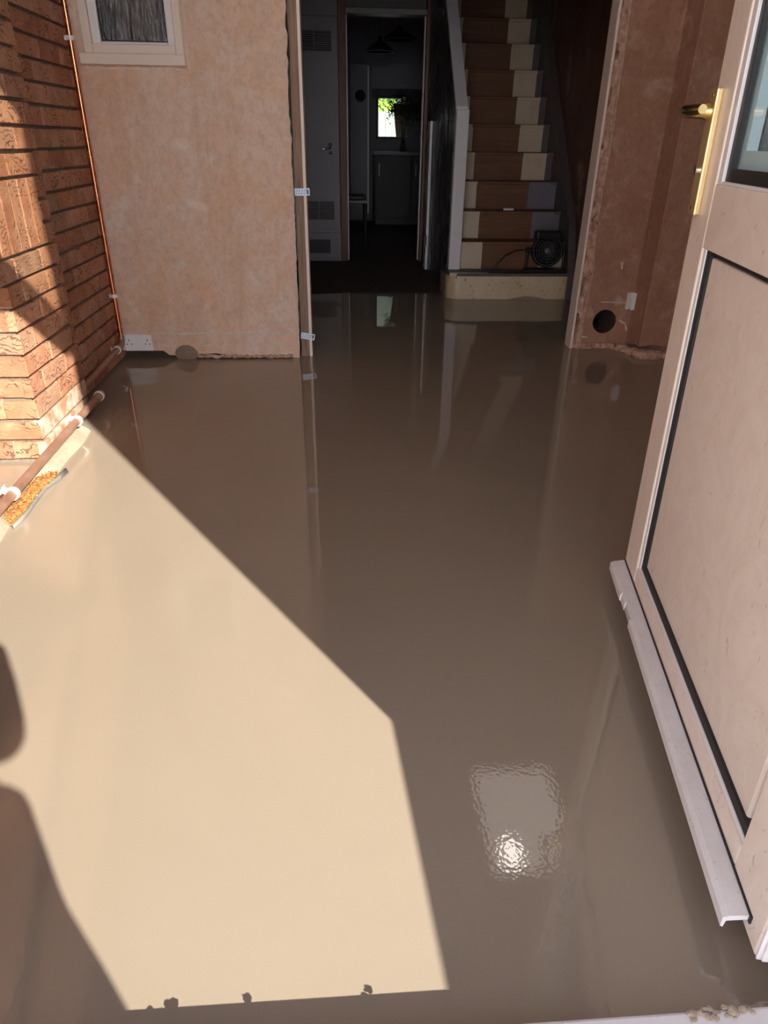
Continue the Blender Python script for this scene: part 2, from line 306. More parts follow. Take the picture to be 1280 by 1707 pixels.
# ------------------------------------------------------------------ setting: floors, ceilings, plain walls
mb = MB(); nx, ny = 40, 80; vs = []; fs = []
edge = lambda x: 5.50 + .025 * math.sin(x * 5) + .012 * math.sin(x * 17)
for j in range(ny + 1):
    for i in range(nx + 1):
        x = -1.45 + 3.6 * i / nx; y = .43 + (edge(x) - .43) * j / ny
        vs.append((x, y, 0.0))
for j in range(ny):
    for i in range(nx): a = j * (nx + 1) + i; fs.append((a, a + 1, a + nx + 2, a + nx + 1))
mb.add(vs, fs, 0, .5, True)
struct('floor', mb, 'screed', 'wet smooth beige self-levelled floor filling the room', 'floor')
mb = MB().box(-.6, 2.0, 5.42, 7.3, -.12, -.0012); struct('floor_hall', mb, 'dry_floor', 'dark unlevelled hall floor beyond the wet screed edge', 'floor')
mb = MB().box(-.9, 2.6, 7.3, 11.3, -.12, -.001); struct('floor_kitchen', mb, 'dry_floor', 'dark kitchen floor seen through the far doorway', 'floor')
struct('ceiling', MB().box(-1.6, 2.3, .15, 3.9, 3.0, 3.1), 'ceil', 'white ceiling over the front room', 'ceiling')
struct('ceiling_hall', MB().box(-.6, .85, 3.9, 7.25, 2.4, 2.5).box(.85, 2.0, 3.9, 7.85, 4.8, 4.9), 'ceil', 'ceiling over the dark hall and stairwell', 'ceiling')
struct('ceiling_kitchen', MB().box(-.9, 2.6, 7.41, 11.3, 2.4, 2.5).box(-.9, .85, 7.25, 7.41, 2.4, 2.5), 'ceil', 'kitchen ceiling', 'ceiling')
# front wall with the doorway, out of frame
mb = MB().box(-1.6, -.62, .15, .43, -.1, 3.1).box(.685, 2.3, .15, .43, -.1, 3.1).box(-.62, .685, .15, .43, 2.96, 3.1)
struct('wall_front', mb, 'house_brick', 'front house wall around the open doorway', 'wall')
# ------------------------------------------------------------------ left brick wall with the projecting pier
BP = .0765; BZ = .0085
def brick_face(mb, O, U, W, u0, u1, z0, z1, off=0., first=0, half=.225, dusty=False):
    """courses of bricks on the plane O + U*u + Z*z, W pointing out of the wall"""
    k0 = int(round((z0 - BZ) / BP)); k1 = int(round((z1 - BZ) / BP))
    for k in range(k0, k1):
        a, b = BZ + k * BP + .006, BZ + (k + 1) * BP - .006
        u = u0 - ((k + first) % 2) * half * .5 - off
        while u < u1:
            p, q = max(u, u0) + (.003 if u > u0 else 0), min(u + half, u1) - .003
            if q - p > .01:
                t = random.uniform(-.0015, .0015); dz = [random.uniform(-.0015, .0015) for _ in range(2)]
                mi = 3 if (a < .15 and dusty and random.random() < .75) else 0
                mb.fbox(O, U, W, Z, (p, q, -.03, t, a + dz[0], b + dz[1]), mi, random.random())
                if q < u1 - .01: mb.fbox(O, U, W, Z, (q, q + .006, -.03, t - .0025, a, b), 2)
            u += half
mb = MB()
XR, XP = -1.14, -1.06
brick_face(mb, V((XR, 0, 0)), Y, X, 2.85, 3.76, 0.0085, 3.0, first=1)
mb.box(-1.6, XR - .016, 2.85, 3.9, -.1, 3.05, 1)
# pier face: below the opening head, at the soldier course, above
brick_face(mb, V((XP, 0, 0)), Y, X, 2.36, 2.86, .0085, .6205, dusty=True)
brick_face(mb, V((XP, 0, 0)), Y, X, .43, 2.86, .6205, .697)
brick_face(mb, V((XP, 0, 0)), Y, X, 2.768, 2.86, .697, .9265)
y = 2.765
while y > 1.0:
    mb.box(XP - .03, XP + random.uniform(-.002, .001), y - .0725, y - .002, .703, .9205, 0, random.random()); mb.box(XP - .03, XP - .002, y - .0765, y - .0725, .703, .9205, 2); y -= .0765
brick_face(mb, V((XP, 0, 0)), Y, X, .43, 1.0, .697, .9265)
brick_face(mb, V((XP, 0, 0)), Y, X, .43, 2.86, .9265, 3.0, first=1)
mb.box(-1.6, XP - .016, .43, 2.852, .615, 3.05, 1); mb.box(-1.6, XP - .016, 2.372, 2.852, -.1, .62, 1)
brick_face(mb, V((-1.062, 2.36, 0)), -X, -Y, 0., .45, .0085, .6205, first=1, dusty=True)
brick_face(mb, V((-1.062, 2.86, 0)), -X, Y, 0., .09, .0085, 3.0, first=1)
brick_face(mb, V((-1.5, 0, 0)), Y, X, .43, 2.4, .0085, .6205)
mb.box(-1.7, -1.512, .43, 2.4, -.1, .62, 1)
wl = struct('wall_left', mb, ['brick', 'mortar', 'perp', 'brick_dusty'], 'rustic orange brick wall with a projecting pier and deep dark joints', 'wall', attr=True, bevel=.0025)
# lumpy cement fillet along the foot of the pier
mb = MB(); vs = []; fs = []; n_ = 60
for i in range(n_ + 1):
    y = 1.3 + 1.36 * i / n_; gap = max(0, 1 - abs((y - 2.08) / .19) ** 3)
    w_ = .062 + .02 * noise.noise((y * 5, 1, 0)) - .065 * gap; hh = .028 + .01 * noise.noise((y * 9, 7, 0))
    vs += [(XP - .02, y, hh * 1.15), (XP + w_ * .4, y, hh * .95), (XP + w_ * .8, y, hh * .45), (XP + w_, y, -.002)]
for i in range(n_):
    for k in range(3): fs.append((4 * i + k, 4 * i + k + 1, 4 * i + 5 + k, 4 * i + 4 + k))
mb.add(vs, fs, 0, .5, True); tag(obj('trim_1', mb, 'fillet'), 'pale cement fillet along the foot of the brick pier under the pipe', 'fillet', kind='structure')
mb = MB(); poly = [(-1.056, 2.262), (-1.02, 2.262), (-.985, 2.25), (-.972, 2.27), (-.985, 2.16), (-1.0, 2.09), (-.995, 2.02), (-.995, 1.95), (-1.0, 1.88), (-1.03, 1.89), (-1.056, 1.98)]
cx_, cy_ = -1.022, 2.07; vs = [(cx_, cy_, .012)]; m_ = len(poly)
for kk, s_ in enumerate((.35, .68, 1.)):
    for (x, y) in poly: vs.append((cx_ + (x - cx_) * s_, cy_ + (y - cy_) * s_, (.013 + random.uniform(-.004, .004)) if kk < 2 else .003))
fs = [(0, 1 + i, 1 + (i + 1) % m_) for i in range(m_)]
for kk in range(2):
    for i in range(m_): a = 1 + kk * m_; fs.append((a + i, a + (i + 1) % m_, a + m_ + (i + 1) % m_, a + m_ + i))
mb.add(vs, fs, 0, .5, True)
for _ in range(240):
    t = random.random(); yy = 1.9 + .35 * t; mb.ball((random.uniform(-1.05, -1.0 + .02 * t), yy, .012), random.uniform(.002, .005), seg=6)
tag(obj('sand_patch', mb, 'sand'), 'rusty orange sand exposed in the gap beside the copper pipe', 'sand', kind='stuff')
mb = MB(); P = [(-.972, 2.275), (-.978, 2.2), (-.992, 2.12), (-.99, 2.03), (-.985, 1.95), (-.992, 1.865)]
vs = []; fs = []
for i, (x, y) in enumerate(P): vs += [(x - .004, y, .012), (x + .002, y, .013), (x + .009 + random.uniform(-.005, .004), y + random.uniform(-.01, .01), .0015)]
for i in range(len(P) - 1):
    for k in range(2): fs.append((3 * i + k, 3 * i + k + 1, 3 * i + 4 + k, 3 * i + 3 + k))
mb.add(vs, fs, 0, .5, True); o = obj('membrane_flap', mb, 'membrane'); o.modifiers.new('solid', 'SOLIDIFY').thickness = .002
tag(o, 'torn grey membrane edge bordering the rusty sand patch', 'membrane')
# ------------------------------------------------------------------ back wall of the room
YB = 3.70
mb = MB()
right_edge = jitter_line((-.205, YB, .0), (-.188, YB, 3.05), 90, (.006, 0, .004))
mb.prism([(-.655, YB, .03)] + [(-.55, YB, .012), (-.42, YB, .018), (-.3, YB, .01)] + right_edge + [(-.655, YB, 3.05)], (0, .05, 0))
mb.prism([(-1.16, YB, .048), (-1.06, YB, .046), (-.93, YB, .045), (-.90, YB, .02), (-.76, YB, .02), (-.655, YB, .03), (-.655, YB, 1.335), (-1.16, YB, 1.335)], (0, .05, 0))
mb.box(-1.16, -1.085, YB, YB + .05, 1.335, 3.05); mb.box(-1.085, -.655, YB, YB + .05, 1.99, 3.05)
mb.box(-1.6, -.655, YB + .05, YB + .19, -.1, 1.335, 1); mb.box(-1.6, -1.085, YB + .05, YB + .19, 1.335, 3.1, 1); mb.box(-1.085, -.655, YB + .05, YB + .19, 1.99, 3.1, 1); mb.box(-.655, -.215, YB + .05, YB + .19, -.1, 3.1, 1)
mb.box(-1.6, 2.2, YB + .05, YB + .19, 2.0, 4.9, 1)
wb = struct('wall_back', mb, ['plaster', 'rubble_and_shade'], 'bare pinkish brown plaster wall with the small window', 'wall')
def ridge(pts, r, name='plaster_ridge', mat='white_filler', parent=None, seg=8, flat=.5):
    mb = MB(); q = []; rr = []
    for i in range(len(pts) - 1):
        a, b = V(pts[i]), V(pts[i + 1]); m = max(2, int((b - a).length / .012))
        for k in range(m): q.append(a.lerp(b, k / m) + V((0, 0, random.uniform(-1, 1) * r * .35))); rr.append(r * random.uniform(.45, 1.15))
    q.append(V(pts[-1])); rr.append(r * .5); mb.tube(q, rr, seg); return obj(name, mb, mat, parent)
ridge([(-.975, YB + .004, .137), (-.25, YB + .004, .135)], .0085, parent=wb)
ridge([(-.93, YB + .004, .074), (-.84, YB + .004, .07)], .006, parent=wb); ridge([(-.72, YB + .004, .072), (-.21, YB + .004, .076)], .006, parent=wb)
ridge([(-1.10, YB + .003, 1.318), (-.66, YB + .003, 1.318)], .007, parent=wb); ridge([(-1.088, YB + .003, 1.32), (-1.092, YB + .003, 1.62)], .008, parent=wb); ridge([(-.640, YB + .003, 1.315), (-.636, YB + .003, 1.6)], .006, parent=wb)
ridge([(-.208, YB, .03), (-.2, YB, .9)], .006, parent=wb); ridge([(-.75, YB, .014), (-.45, YB - .004, .012), (-.24, YB, .012)], .011, 'cement_bead', 'rough_plaster', wb)
mb = MB().ball((-.81, YB + .002, .03), .062, (1, .16, .75), 16, 0, .05); obj('mortar_blob', mb, 'grey_mortar', wb)
mb = MB().ball((-.895, YB + .002, .17), .022, (1.1, .08, .7), 12, 0, .2).ball((-.865, YB + .002, .19), .010, (1.1, .1, .7), 10, 0, .2); obj('filler_splash', mb, 'white_filler', wb)
mb = MB()
for i in range(26): mb.ball((-1.13 + .2 * random.random(), YB + .03 + .02 * random.random(), .012 + .02 * random.random()), random.uniform(.008, .02), seg=8, jit=.25)
mb.box(-1.15, -.92, YB + .035, YB + .05, -.01, .05); obj('broken_cavity', mb, 'rubble_and_shade', wb)
# window with rippled glass
wn = thing('window_1', 'small white framed window with dark rippled glass above the plaster wall', 'window', (-.856, YB, 1.37), kind='structure')
F = lambda x0, x1, z0, z1, t, y0, y1: MB().box(x0, x0 + t, y0, y1, z0, z1).box(x1 - t, x1, y0, y1, z0, z1).box(x0 + t, x1 - t, y0, y1, z0, z0 + t).box(x0 + t, x1 - t, y0, y1, z1 - t, z1)
obj('window_frame', F(-1.083, -.651, 1.372, 1.99, .036, YB - .018, YB + .09), 'ivory', wn, .004)
sash = obj('window_sash', F(-1.046, -.684, 1.382, 1.98, .037, YB - .002, YB + .06), 'upvc_white', wn, .006)
obj('glazing_gasket', F(-1.010, -.720, 1.418, 1.944, .006, YB + .012, YB + .05), 'rubber', sash)
obj('pane', MB().box(-1.004, -.726, YB + .022, YB + .028, 1.424, 1.94), 'glass_ripple', wn)
obj('window_board', MB().box(-1.104, -.648, YB - .035, YB + .05, 1.330, 1.373), 'ivory', wn, .004)
cu = MB()
vs = []; fs = []
for i in range(41):
    x = -.955 + .19 * i / 40; yy = YB + .11 + .012 * math.sin(i * 1.3); vs += [(x, yy, 1.30), (x, yy, 2.05)]
fs = [(2 * i, 2 * i + 2, 2 * i + 3, 2 * i + 1) for i in range(40)]; cu.add(vs, fs, 0, .5, True)
o = obj('curtain', cu, 'curtain'); o.modifiers.new('solid', 'SOLIDIFY').thickness = .003; tag(o, 'brown curtain hanging behind the rippled window glass', 'curtain')
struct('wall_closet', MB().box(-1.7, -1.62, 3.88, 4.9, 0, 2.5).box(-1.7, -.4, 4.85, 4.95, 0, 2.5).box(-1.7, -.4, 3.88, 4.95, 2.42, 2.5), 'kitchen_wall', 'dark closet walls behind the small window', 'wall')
# double socket
sk = thing('double_socket', 'white double wall socket low in the left corner', 'socket', (-1.052, YB, .09))
obj('faceplate', MB().hexa([(-1.126, YB - .012, .047), (-.979, YB - .012, .047), (-.979, YB + .03, .047), (-1.126, YB + .03, .047), (-1.124, YB - .012, .136), (-.983, YB - .012, .132), (-.983, YB + .03, .132), (-1.124, YB + .03, .136)]), 'white_plastic', sk, .004)
for s_ in (-1, 1):
    cx = -1.052 + s_ * .047
    for dx, dz, ww, hh in ((0, .014, .0045, .009), (-.0115, -.006, .007, .0042), (.0115, -.006, .007, .0042)):
        obj('pin_hole', MB().box(cx + dx - ww / 2, cx + dx + ww / 2, YB - .0128, YB - .008, .09 + dz - hh / 2, .09 + dz + hh / 2), 'black', sk)
obj('switch_plate', MB().box(-1.064, -1.040, YB - .0145, YB - .008, .1, .124), 'white_plastic', sk, .001)
# ------------------------------------------------------------------ left side of the opening
mb = MB(); L_ = jitter_line((-.198, 3.745, 0), (-.186, 3.745, 2.3), 60, (.003, 0, .005))
mb.prism(L_ + [(-.152, 3.745, 2.3), (-.150, 3.745, 0)], (0, .13, 0)); mb.box(-.192, -.17, 3.738, 3.75, .0, .72)
struct('trim_2', mb, 'timber', 'rough bare timber stud on the left side of the hall opening', 'trim', bevel=.002)
mb = MB().box(-.151, -.1355, 3.735, 3.9, 0, 2.3); struct('trim_3', mb, 'ivory', 'thin white edge strip beside the timber stud of the hall opening', 'trim', bevel=.002)
def metal_tag(z, rot, label):
    t = thing('metal_tag', label, 'metal tag', (-.158, 3.728, z), 'sky-tinted metal tags on the left stud'); t.rotation_euler = (0, rot, 0)
    m_ = MB(); m_.box(-.036, .024, -.0015, .0015, -.0165, .0165).box(.024, .038, -.0015, .0015, .0115, .0165).box(.024, .038, -.0015, .0015, -.0165, -.0115).box(.032, .038, -.0015, .0015, -.0115, .0115)
    obj('plate', m_, 'tag', t, local=True)
    for i in range(4):
        for k in range(2): obj('punched_hole', MB().tube([(-.028 + .013 * i + .004 * k, -.0022, -.006 + .012 * k), (-.028 + .013 * i + .004 * k, 0, -.006 + .012 * k)], .0028, 8), 'grey_paint', t, local=True)
metal_tag(.822, -.02, 'sky-tinted metal tag halfway up the timber stud'); metal_tag(.112, .17, 'sky-tinted metal tag near the floor on the timber stud')
# ------------------------------------------------------------------ right side of the opening and right-hand walls
YA = 3.88
mb = MB(); mb.hexa([(1.348, YA - .02, 0), (1.361, YA - .02, 0), (1.361, YA + .085, 0), (1.348, YA + .085, 0), (1.350, YA - .02, 2.3), (1.364, YA - .02, 2.3), (1.364, YA + .085, 2.3), (1.350, YA + .085, 2.3)])
struct('trim_4', mb, 'ivory', 'white painted lining board on the right side of the hall opening', 'trim', bevel=.003)
mb = MB(); hx, hz_, hr = 1.535, .152, .067
def seg_holes(y0):   # plaster panel with a round hole
    K = 32; sq = []
    for k in range(K):
        a = 2 * math.pi * k / K; c_, s_ = math.cos(a), math.sin(a); m_ = max(abs(c_), abs(s_)); sq.append((hx + .09 * c_ / m_, hz_ + .09 * s_ / m_))
    ci = [(hx + hr * math.cos(2 * math.pi * k / K), hz_ + hr * math.sin(2 * math.pi * k / K)) for k in range(K)]
    vs = [(x, y0, z) for x, z in sq] + [(x, y0, z) for x, z in ci] + [(x, y0 + .26, z) for x, z in ci]
    fs = [(k, (k + 1) % K, K + (k + 1) % K, K + k) for k in range(K)]; mb.add(vs, fs, 0)
    mb.add(vs, [(K + k, K + (k + 1) % K, 2 * K + (k + 1) % K, 2 * K + k) for k in range(K)], 2, .5, True); mb.add([vs[2 * K + k] for k in range(K)], [tuple(range(K))], 2)  # hole lining coloured dark for the shade inside
seg_holes(YA)
mb.add([(1.40, YA, .062), (1.70, YA, .062), (1.70, YA, 0.01), (1.40, YA, 0.01)], [(0, 1, 2, 3)]); mb.add([(1.40, YA, .062), (1.445, YA, .062), (1.445, YA, .242), (1.40, YA, .242)], [(0, 1, 2, 3)])
mb.add([(1.625, YA, .062), (1.70, YA, .062), (1.70, YA, .242), (1.625, YA, .242)], [(0, 1, 2, 3)]); mb.add([(1.40, YA, .242), (1.70, YA, .242), (1.70, YA, 2.5), (1.40, YA, 2.5)], [(0, 1, 2, 3)])
for q_ in ((1.358, 1.445, -.1, 4.9), (1.625, 2.2, -.1, 4.9), (1.445, 1.625, -.1, .062), (1.445, 1.625, .242, 4.9)): mb.box(q_[0], q_[1], YA + .075, YA + .11, q_[2], q_[3], 1)
struct('wall_right_nib', mb, ['plaster_shaded', 'rough_plaster', 'rubble_and_shade'], 'shade-darkened plaster wall with a round pipe hole right of the opening', 'wall')
# crumbling strip between the lining and the plaster
vs = []; fs = []; nz, nxx = 200, 8
for j in range(nz + 1):
    z = 2.35 * j / nz
    for i in range(nxx + 1):
        t = i / nxx; xx = 1.356 + (.058 + .012 * noise.noise((z * 6, 3, 1)) - .012 * z / 2) * t; d = .018 * noise.fractal((xx * 26, z * 13, 2.), 1.0, 2.0, 4) * math.sin(math.pi * min(1, t * 1.1 + .05))
        crack = .035 if abs(t - .35 - .2 * noise.noise((z * 4, 9, 0))) < .09 and noise.noise((z * 5, 4, 4)) > .05 else 0
        vs.append((xx, YA - .008 + d + crack + (.02 if t < .05 else 0), z))
for j in range(nz):
    for i in range(nxx): a = j * (nxx + 1) + i; fs.append((a, a + 1, a + nxx + 2, a + nxx + 1))
mb = MB().add(vs, fs); struct('trim_5', mb, 'rough_plaster', 'crumbling broken plaster edge beside the right lining board', 'trim')
ridge([(1.412, YA + .003, .1), (1.425, YA + .002, .45), (1.405, YA + .003, .62), (1.417, YA + .002, 1.1), (1.41, YA + .003, 1.7)], .007, mat='pale_edge', parent=bpy.data.objects['wall_right_nib'])
# nearer right-hand wall face
mb = MB(); YC = 3.70
mb.prism([(1.685, YC, .05), (1.75, YC, .06), (1.85, YC, .052), (2.2, YC, .05), (2.2, YC, 3.05), (1.685, YC, 3.05)], (0, .45, 0)); mb.box(1.83, 1.845, YC - .012, YC + .01, .07, 2.4)
mb.box(2.05, 2.3, .43, 3.75, -.1, 3.05)
wr = struct('wall_right', mb, ['plaster_shaded'], 'bare shade-toned plaster wall to the right behind the open door', 'wall', bevel=.006)
mb = MB()
for i in range(70):
    x = 1.40 + .75 * i / 69; yy = YA - .004 if x < 1.62 else (YA - (x - 1.62) * 2.6 if x < 1.70 else YC - .02 - .03 * random.random()); r_ = random.uniform(.014, .03) * (1 if x < 1.62 else 1.35)
    mb.ball((x, yy, .012), r_, (1.2, .9, .8), 8, 0, .2)
obj('broken_plaster_foot', mb, 'rough_plaster', wr)
ridge([(1.40, YA, .068), (1.45, YA, .062)], .006, parent=wr); ridge([(1.50, YA - .001, .262), (1.64, YA - .001, .256)], .004, parent=wr); ridge([(1.62, YA, .16), (1.66, YA, .14), (1.675, YA, .1)], .007, parent=wr); ridge([(1.58, YA - .001, .48), (1.585, YA - .001, .44)], .012, parent=wr)
sb = thing('socket_box', 'broken white socket box hanging from the right plaster wall', 'socket box', (1.665, YA - .03, .27))
obj('box_shell', MB().box(1.642, 1.650, YA - .03, YA, .225, .315).box(1.650, 1.70, YA - .03, YA - .024, .285, .315).box(1.662, 1.705, YA - .03, YA - .022, .222, .29).box(1.650, 1.70, YA - .006, YA, .225, .315), 'white_plastic', sb, .002)
obj('torn_lug', MB().hexa([(1.69, YA - .05, .225), (1.72, YA - .045, .23), (1.72, YA - .03, .23), (1.69, YA - .03, .225), (1.69, YA - .05, .26), (1.715, YA - .045, .25), (1.715, YA - .03, .25), (1.69, YA - .03, .26)]), 'white_plastic', sb, .002)
# ------------------------------------------------------------------ copper pipes and clips
pv = thing('copper_pipe', 'thin bright copper pipe running up the corner beside the plaster wall', 'pipe', (-1.118, 3.63, .1))
obj('tube', MB().tube([(-1.118, 3.63, .11), (-1.118, 3.63, 2.34)], .0125, 20), 'copper', pv); obj('elbow', MB().tube([(-1.118, 3.63, .135), (-1.118, 3.625, .117), (-1.117, 3.605, .104), (-1.116, 3.58, .104)], .0155, 18), 'copper_old', pv)
pu = thing('copper_pipe', 'short copper pipe in the shade between the pier and the corner socket', 'pipe', (-1.11, 3.2, .1))
obj('tube', MB().tube([(-1.113, 3.585, .104), (-1.108, 2.875, .086)], .0145, 20), 'copper_old', pu)
pl = thing('copper_pipe', 'thick dull copper pipe low along the foot of the sunlit brick pier', 'pipe', (-1.03, 2.3, .06))
obj('tube', MB().tube([(-1.03, 2.90, .066), (-1.03, 2.3, .060), (-1.03, 1.2, .05)], .0155, 24), 'copper_old', pl)
obj('coupling', MB().tube([(-1.03, 2.93, .066), (-1.03, 2.87, .066)], .0185, 24), 'copper_old', pl); obj('end_ring', MB().ring(V((-1.03, 2.895, .066)), Y, .0155, .022, .014), 'white_plastic', pl)
def clip(P, A, W, r, label):       # snap ring round the pipe (axis A) on a stem towards the wall (W)
    P = V(P); c_ = thing('pipe_clip', label, 'pipe clip', P, 'white plastic pipe clips')
    r_ = obj('clip_ring', MB().ring(-A * .009, A, r + .0004, r + .0055, .018, 30), 'white_plastic', c_, .001, local=True)
    U = A.cross(W).normalized()
    obj('clip_base', MB().fbox(W * (r + .003), W, U, A, (0, .016, -.008, .008, -.008, .008)).fbox(W * (r + .014), W, U, A, (0, .004, -.015, .015, -.009, .009)), 'white_plastic', c_, .001, local=True)
clip((-1.118, 3.63, 1.42), Z, V((-1, .0, 0)), .0125, 'white clip holding the corner pipe up beside the window'); clip((-1.118, 3.63, .345), Z, V((-1, 0, 0)), .0125, 'white clip holding the corner pipe above the socket')
clip((-1.112, 3.51, .102), Y, V((-1, 0, .0)), .0145, 'white clip on the short shaded pipe next to the socket'); clip((-1.03, 2.61, .063), Y, V((-1, 0, .5)).normalized(), .0155, 'white clip on the thick pipe where sun meets shade'); clip((-1.03, 1.99, .057), Y, V((-1, 0, .5)).normalized(), .0155, 'white clip on the thick pipe at the picture edge')
# ------------------------------------------------------------------ open front door
H0 = V((.566, .505, 0)); D = V((.184, .983, 0)).normalized(); NN = V((-D.y, D.x, 0))   # along the leaf, out of its visible face
ZS = (Z + D * .055)
DB = .05
dr = thing('door_1', 'dirty cream plastic front door swung open with half glazed panel', 'door', H0, kind='structure')
def dbox(a, mb=None): return (mb or MB()).fbox(H0, D, NN, ZS, a)
T = -.062
LD = .988
obj('hinge_stile', dbox((0, .112, T, 0, DB, 2.06)), 'upvc', dr, .004)
obj('lock_stile', dbox((.878, LD, T, 0, DB, 2.06)), 'upvc', dr, .004)
obj('bottom_rail', dbox((.1121, .8779, T, -.0005, DB, .128)), 'upvc', dr, .003)
obj('middle_rail', dbox((.1121, .8779, T, -.0005, .868, .984)), 'upvc', dr, .003)
obj('top_rail', dbox((.1121, .8779, T, -.0005, 1.95, 2.06)), 'upvc', dr, .003)
obj('lower_panel', dbox((.14, .852, T + .01, -.012, .15, .856)), 'upvc', dr, .004)
def frame_loop(z0, z1, s0, s1, t, n0, n1): return dbox((s0, s0 + t, n0, n1, z0, z1)).fbox(H0, D, NN, ZS, (s1 - t, s1, n0, n1, z0, z1)).fbox(H0, D, NN, ZS, (s0 + t, s1 - t, n0, n1, z0, z0 + t)).fbox(H0, D, NN, ZS, (s0 + t, s1 - t, n0, n1, z1 - t, z1))
obj('panel_bead', dbox((.862, .878, T, -.004, .128, .868)).fbox(H0, D, NN, ZS, (.112, .862, T, -.004, .128, .1385)), 'upvc_white', dr, .002)
obj('panel_gasket', dbox((.838, .863, T, -.0065, .1385, .868)).fbox(H0, D, NN, ZS, (.112, .838, T, -.0065, .138, .156)).fbox(H0, D, NN, ZS, (.112, .838, T, -.0065, .862, .868)), 'rubber', dr)
obj('bar_gap_shade', dbox((.03, .985, 0, .003, .074, .088)), 'rubber', dr)  # black strip standing in for the dark gap behind the weather bar
obj('glazing_bead', dbox((.853, .878, T, -.003, .984, 1.95)).fbox(H0, D, NN, ZS, (.112, .853, T, -.003, .984, .990)), 'upvc_white', dr, .002)
obj('glazing_gasket', frame_loop(.990, 1.945, .118, .854, .022, -.018, -.009), 'rubber', dr)
obj('spacer_bar', frame_loop(.992, 1.94, .114, .868, .050, -.044, -.024), 'spacer', dr)
obj('glass_pane', dbox((.12, .852, -.022, -.018, .992, 1.94)), 'glass_front', dr); obj('glass_pane', dbox((.12, .852, -.050, -.046, .992, 1.94)), 'glass_pattern', dr)
obj('hinge_side_channel', dbox((-.004, .0, T, -.001, DB, 2.06)).fbox(H0, D, NN, ZS, (-.009, -.004, T + .004, -.040, DB + .004, 2.05)).fbox(H0, D, NN, ZS, (-.009, -.004, -.030, -.006, DB + .004, 2.05)), 'weather', dr, .0015)
hp = obj('handle_plate', dbox((.938, .984, 0, .013, .922, 1.148)), 'gold', dr, .003)
base = H0 + D * .962 + ZS * 1.108
mb = MB().tube([base + NN * .008, base + NN * .03, base + NN * .048, base + NN * .060 - D * .006, base + NN * .064 - D * .03, base + NN * .062 - D * .075, base + NN * .058 - D * .115], [.016, .013, .012, .012, .0115, .010, .008], 18); obj('lever', mb, 'brass', hp)
kb = H0 + D * .962 + ZS * 1.005; obj('key_cylinder', MB().tube([kb, kb + NN * .020], .0085, 16), 'chrome', hp)
for zz in (.935, 1.136): q = H0 + D * .962 + ZS * zz; obj('screw', MB().tube([q + NN * .008, q + NN * .0135], .004, 12), 'brass', hp)
# weather bar with a chipped lip
prof = [(.003, .085), (.029, .079), (.037, .074), (.037, .056), (.033, .054), (.031, .068), (.003, .076)]
mb = MB(); cuts = [(.035, .055, 0), (.055, .735, 0), (.735, .80, 1), (.80, .84, 2), (.84, .985, 0)]
for s0, s1, ch in cuts:
    pr = [(min(p_, .037 - .006 * (1 if ch == 1 else .5 if ch else 0)), z_) for p_, z_ in prof]
    mb.prism([H0 + D * s0 + NN * p_ + ZS * z_ for p_, z_ in pr], D * (s1 - s0))
obj('weather_bar', mb, 'weather', dr)
# threshold and frame
mb = MB().box(-.62, .685, .15, .30, -.05, .045).box(-.62, .685, .30, .405, -.05, .058).box(-.62, .685, .405, .446, -.05, .052); mb.box(.64, .685, .2, .43, .05, 2.96).box(-.62, -.575, .2, .43, .05, 2.96).box(-.575, .64, .15, .30, 2.117, 2.195)
struct('trim_6', mb, 'weather', 'white plastic threshold and door frame at the bottom edge', 'door frame', bevel=.004)
fl = thing('window_3', 'patterned fanlight above the front door', 'window', (.03, .2, 2.195), kind='structure')
obj('fanlight_frame', F(-.575, .64, 2.195, 2.96, .012, .19, .24), 'upvc_white', fl, .003); obj('pane', MB().box(-.563, .628, .212, .218, 2.207, 2.948), 'glass_fan', fl)
mb = MB()
for x0, x1, k in ((.44, .53, 22), (.07, .10, 5), (-.23, -.19, 6), (-.10, -.09, 2)):
    for _ in range(k): mb.ball((random.uniform(x0, x1), .44 + random.uniform(-.006, .008), .054), random.uniform(.002, .0055), (1.4, 1, .7), 8, 0, .25)
tag(obj('screed_crumbs', mb, 'fillet'), 'dried screed crumbs stuck on the white threshold', 'crumbs', kind='stuff')
# ------------------------------------------------------------------ staircase
Y0, Z0, RI, GO = 5.27, .19, .1975, .1875
st = thing('staircase', 'straight staircase with brown treads and cream painted edges', 'staircase', (1.3, 5.27, 0))
XL, XRt = .955, 1.742
mb = MB(); pr = []   # bottom step with a rounded left corner
for a in range(0, 10): t = math.pi / 2 * a / 9; pr.append((.93 - .10 * math.sin(t) - 0, 5.37 - .10 * math.cos(t)))
bull = [(1.76, 5.27)] + [(.93 - .10 * math.sin(math.pi / 2 * a / 9), 5.37 - .10 * math.cos(math.pi / 2 * a / 9)) for a in range(10)] + [(.83, 5.62), (1.76, 5.62)]
mb.prism([(x, y, 0) for x, y in bull], (0, 0, .168)); obj('bottom_riser', mb, 'step_cream', st, .003)
mb = MB().prism([(x + (.0 if x > 1.7 else -.006), y - .012 if y < 5.5 else y, .168) for x, y in bull], (0, 0, .022)); obj('tread', mb, 'dark_paint', st, .006)
obj('screed_splash', MB().prism([(1.31 + .29 * i / 20, 5.262, .021 * math.sin(math.pi * i / 20) + .0005) for i in range(21)][::-1], (0, .01, 0)), 'screed', st)
obj('tread_paint', MB().box(.845, 1.14, 5.262, 5.30, .170, .1905), 'cream', st, .003)
